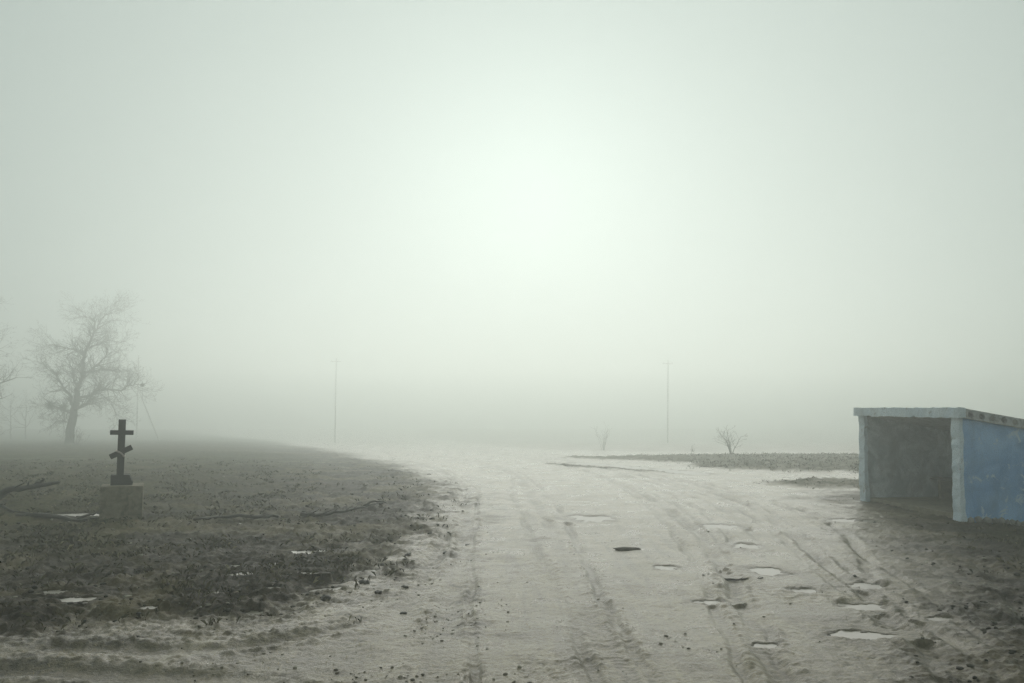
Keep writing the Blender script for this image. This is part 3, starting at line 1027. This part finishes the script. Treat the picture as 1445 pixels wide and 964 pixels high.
# ------------------------------------------------------------------ lumps, stones, grass, straw
ICO = None
def ico_template():
    bm = bmesh.new()
    bmesh.ops.create_icosphere(bm, subdivisions=1, radius=1.0)
    v = np.array([tuple(p.co) for p in bm.verts]); f = np.array([[q.index for q in fc.verts] for fc in bm.faces])
    bm.free()
    return v, f
ICO = ico_template()

def clod(x, y, s, seed, name, label, cat, group, material):
    rs = np.random.default_rng(seed)
    bm = bmesh.new()
    bmesh.ops.create_icosphere(bm, subdivisions=3, radius=1.0)
    P = np.array([tuple(v.co) for v in bm.verts])
    k = 1 + .6 * fbm(P[:, 0] * 1.3 + seed, P[:, 1] * 1.3 + P[:, 2], 3, seed) + .5 * fbm(P[:, 2] * 2.5 + seed, P[:, 0] * 2.5 - P[:, 1], 3, seed + 5)
    sc = np.array([rs.uniform(.9, 1.4), rs.uniform(.8, 1.1), rs.uniform(.5, .75)]) * s
    for v, kk, p in zip(bm.verts, k, P):
        v.co = Vector(p * kk * sc)
    me = bpy.data.meshes.new(name)
    bm.to_mesh(me); bm.free()
    me.polygons.foreach_set('use_smooth', [True] * len(me.polygons))
    me.materials.append(material)
    o = bpy.data.objects.new(name, me)
    C.objects.link(o)
    o.location = (x, y, ground_z(x, y) + s * .08)
    o.rotation_euler = (0, 0, rs.uniform(0, 6.28))
    return tag(o, label, cat, group)

M['clod'] = simple('wet_clod', (.016, .014, .010), (.05, .045, .034), 25, .6, .9, .01)
for i, (x, y, s) in enumerate([(-1.62, 9.75, .07), (-1.35, 10.1, .06), (-1.9, 10.35, .09), (-1.05, 12.6, .06), (-.75, 13.4, .05), (-1.2, 8.9, .05),
                               (-1.6, 12.3, .08), (-2.2, 9.5, .10), (-1.45, 14.2, .06), (-1.9, 11.7, .08)]):
    clod(x, y, s * .62, 300 + i, 'mud_clod', 'dark lump of churned mud along the field edge of the road', 'mud clod', 'mud clods along the road edge', M['clod'])
clod(1.86, 12.9, .13, 330, 'shaded_bank_lump', 'flat dark lump standing in for the shaded bank of a pothole on the pale road', 'stone', None, M['old_wood'])  # dark lump put in place of a pothole bank's shade
bpy.data.objects['shaded_bank_lump'].scale = (1.15, .8, .34)
bpy.data.objects['shaded_bank_lump'].rotation_euler = (0, 0, .05)

def scatter_lumps(name, x, y, s, flat, material, seed):
    rs = np.random.default_rng(seed)
    n = len(x)
    v0, f0 = ICO
    z = land(x, y)[0]
    an = rs.uniform(0, 2 * pi, n)
    sc = np.stack([s * rs.uniform(.7, 1.4, n), s * rs.uniform(.7, 1.4, n), s * flat * rs.uniform(.7, 1.2, n)], 1)
    V = v0[None] * (1 + rs.uniform(-.28, .28, (n, len(v0), 1))) * sc[:, None, :]
    ca, sa = np.cos(an)[:, None], np.sin(an)[:, None]
    V = np.stack([V[..., 0] * ca - V[..., 1] * sa + x[:, None], V[..., 0] * sa + V[..., 1] * ca + y[:, None], V[..., 2] + (z + s * flat * .25)[:, None]], -1)
    F = (f0[None] + (np.arange(n) * len(v0))[:, None, None]).reshape(-1, 3)
    o = np_mesh(name, V.reshape(-1, 3), F, material, attrs=dict(tone=np.repeat(rs.uniform(0, 1, n), len(v0))))
    tag(o, kind='stuff')
    return o

def pick(n, box, fn, seed):
    """points in a fan in front of the viewer kept with probability fn(masks)"""
    rs = np.random.default_rng(seed)
    a0, a1, r0, r1 = box
    ang = rs.uniform(R(a0), R(a1), n)
    r = 1 / rs.uniform(1 / r1, 1 / r0, n)
    x = r * np.sin(ang); y = r * np.cos(ang)
    z, f, g, w = land(x, y)
    k = rs.uniform(0, 1, n) < fn(x, y, f, g, w)
    return x[k], y[k], rs

M['clods'] = varied('crumbled_soil', [(0, (.012, .011, .008)), (.6, (.04, .036, .027)), (.88, (.10, .092, .07)), (1, (.34, .32, .26))], .8)
M['pebbles'] = varied('road_grit', [(0, (.06, .052, .036)), (.35, (.15, .13, .095)), (1, (.36, .33, .27))], .7)
M['turf'] = varied('dead_grass', [(0, (.022, .020, .009)), (.5, (.062, .056, .026)), (.85, (.14, .125, .068)), (1, (.30, .27, .17))], .9)
M['straw'] = varied('straw', [(0, (.13, .105, .06)), (1, (.34, .28, .16))], .8)

x, y, rs = pick(32000, (-52, 52, 6, 30), lambda x, y, f, g, w: f * .40 * (.35 + sstep(-.1, .3, fbm(x * 1.5, y * 1.5, 2, 400))), 61)
o = scatter_lumps('soil_crumbs', x, y, (.007 + .026 * rs.uniform(0, 1, len(x)) ** 2) * (1 + .012 * np.hypot(x, y)), .6, M['clods'], 62)
o['label'] = 'crumbled dark soil strewn over the field'
x, y, rs = pick(24000, (-40, 40, 6, 24), lambda x, y, f, g, w: (1 - f) * (.008 + .6 * np.exp(-((x + 1.1) / .9) ** 2) * sstep(-.1, .3, fbm(x, y, 2, 402)) + .22 * sstep(.18, .42, fbm(x * .9, y * .9, 3, 401))), 63)
o = scatter_lumps('road_grit', x, y, (.0035 + .016 * rs.uniform(0, 1, len(x)) ** 3), .65, M['pebbles'], 64)
o['label'] = 'small grit and mud crumbs on the road'

def scatter_blades(name, x, y, per, hmin, hmax, width, lean, material, seed, flat=False, spread=.05):
    rs = np.random.default_rng(seed)
    X = np.repeat(x, per) + rs.normal(0, spread, len(x) * per)
    Y = np.repeat(y, per) + rs.normal(0, spread, len(x) * per)
    n = len(X)
    z = land(X, Y)[0]
    az = rs.uniform(0, 2 * pi, n)
    h = rs.uniform(hmin, hmax, n)
    w = width * rs.uniform(.6, 1.3, n)
    dx, dy = np.cos(az), np.sin(az)
    B = np.stack([X, Y, z], 1)
    side = np.stack([-dy, dx, np.zeros(n)], 1) * w[:, None]
    if flat:
        mid = B + np.stack([dx * h, dy * h, np.full(n, .0) + rs.uniform(-.2, .3, n) * h], 1)
        V = np.stack([B - side + [0, 0, .006], B + side + [0, 0, .006], mid + side + [0, 0, .008], mid - side + [0, 0, .008]], 1)
    else:
        l = rs.uniform(.2, 1, n) * lean
        mid = B + np.stack([dx * h * l * .35, dy * h * l * .35, h * .6], 1)
        tip = B + np.stack([dx * h * l, dy * h * l, h * (1 - .35 * l)], 1)
        V = np.stack([B - side - [0, 0, .01], B + side - [0, 0, .01], mid + side * .7, tip], 1)
    F = np.arange(n * 4).reshape(n, 4)
    tone = np.repeat(np.clip(rs.normal(.45, .25, n), 0, 1), 4)
    o = np_mesh(name, V.reshape(-1, 3), F, material, attrs=dict(tone=tone))
    return tag(o, kind='stuff')

x, y, rs = pick(24000, (-42, 5, 8, 42), lambda x, y, f, g, w: f * (.10 + .55 * g) * sstep(-.25, .25, fbm(x * .6, y * .6, 3, 405)), 65)
scatter_blades('field_grass', x, y, 6, .03, .10, .0045, 1.3, M['turf'], 66, spread=.07)['label'] = 'short dead grass on the churned field'
x, y, rs = pick(16000, (8, 50, 14, 58), lambda x, y, f, g, w: g * (y > 29) * (1 - .8 * (x < 7.6)), 67)
xs, ys, rs = pick(20000, (8, 54, 8, 29), lambda x, y, f, g, w: g * .6 * sstep(-.3, .2, fbm(x * .8, y * .8, 3, 409)) * (1 - ((x > 8.9) & (x < 11.8) & (y > 16.3) & (y < 20.6))), 167)
xs = xs + rs.normal(0, .5, len(xs)); ys = ys + rs.normal(0, .5, len(xs))
k = ~((xs > 8.9) & (xs < 11.8) & (ys > 16.25) & (ys < 20.6)); xs, ys = xs[k], ys[k]
scatter_blades('shoulder_grass', xs, ys, 6, .02, .08, .005, 1.3, M['turf'], 168, spread=.08)['label'] = 'short dark grass round the shelter'
x = x + rs.normal(0, .5, len(x)); y = y + rs.normal(0, .6, len(x))
scatter_blades('verge_grass', x, y, 6, .02, .13, .006, 1.1, M['turf'], 68, spread=.12)['label'] = 'rough dead grass on the bank beyond the shelter'
x, y, rs = pick(9000, (-40, 2, 5.8, 13), lambda x, y, f, g, w: (1 - f) * sstep(.0, .35, fbm(x * .9, y * .9, 3, 408)) * .5, 69)
scatter_blades('straw_litter', x, y, 2, .015, .06, .0022, 0, M['straw'], 70, flat=True, spread=.1)['label'] = 'pale straw litter trodden into the side track'

# ------------------------------------------------------------------ haze
def haze():
    mb = MB(); mb.box((-340, -340, -9.0), (340, 340, 17.5))
    m = bpy.data.materials.new('haze_air')
    m.use_nodes = True
    nt = m.node_tree
    nt.nodes.clear()
    out = nt.nodes.new('ShaderNodeOutputMaterial')
    pv = nt.nodes.new('ShaderNodeVolumePrincipled')
    pv.inputs['Color'].default_value = (.785, .825, .80, 1)
    pv.inputs['Density'].default_value = HAZE_DENSITY
    pv.inputs['Anisotropy'].default_value = HAZE_ANISO
    nt.links.new(pv.outputs[0], out.inputs['Volume'])
    o = mb.build('haze', m)
    tag(o, 'pale morning fog filling the air over the road and field', kind='stuff')
    return o

haze()
print('TRIS', sum(len(o.data.polygons) for o in scene.objects if o.type == 'MESH'))
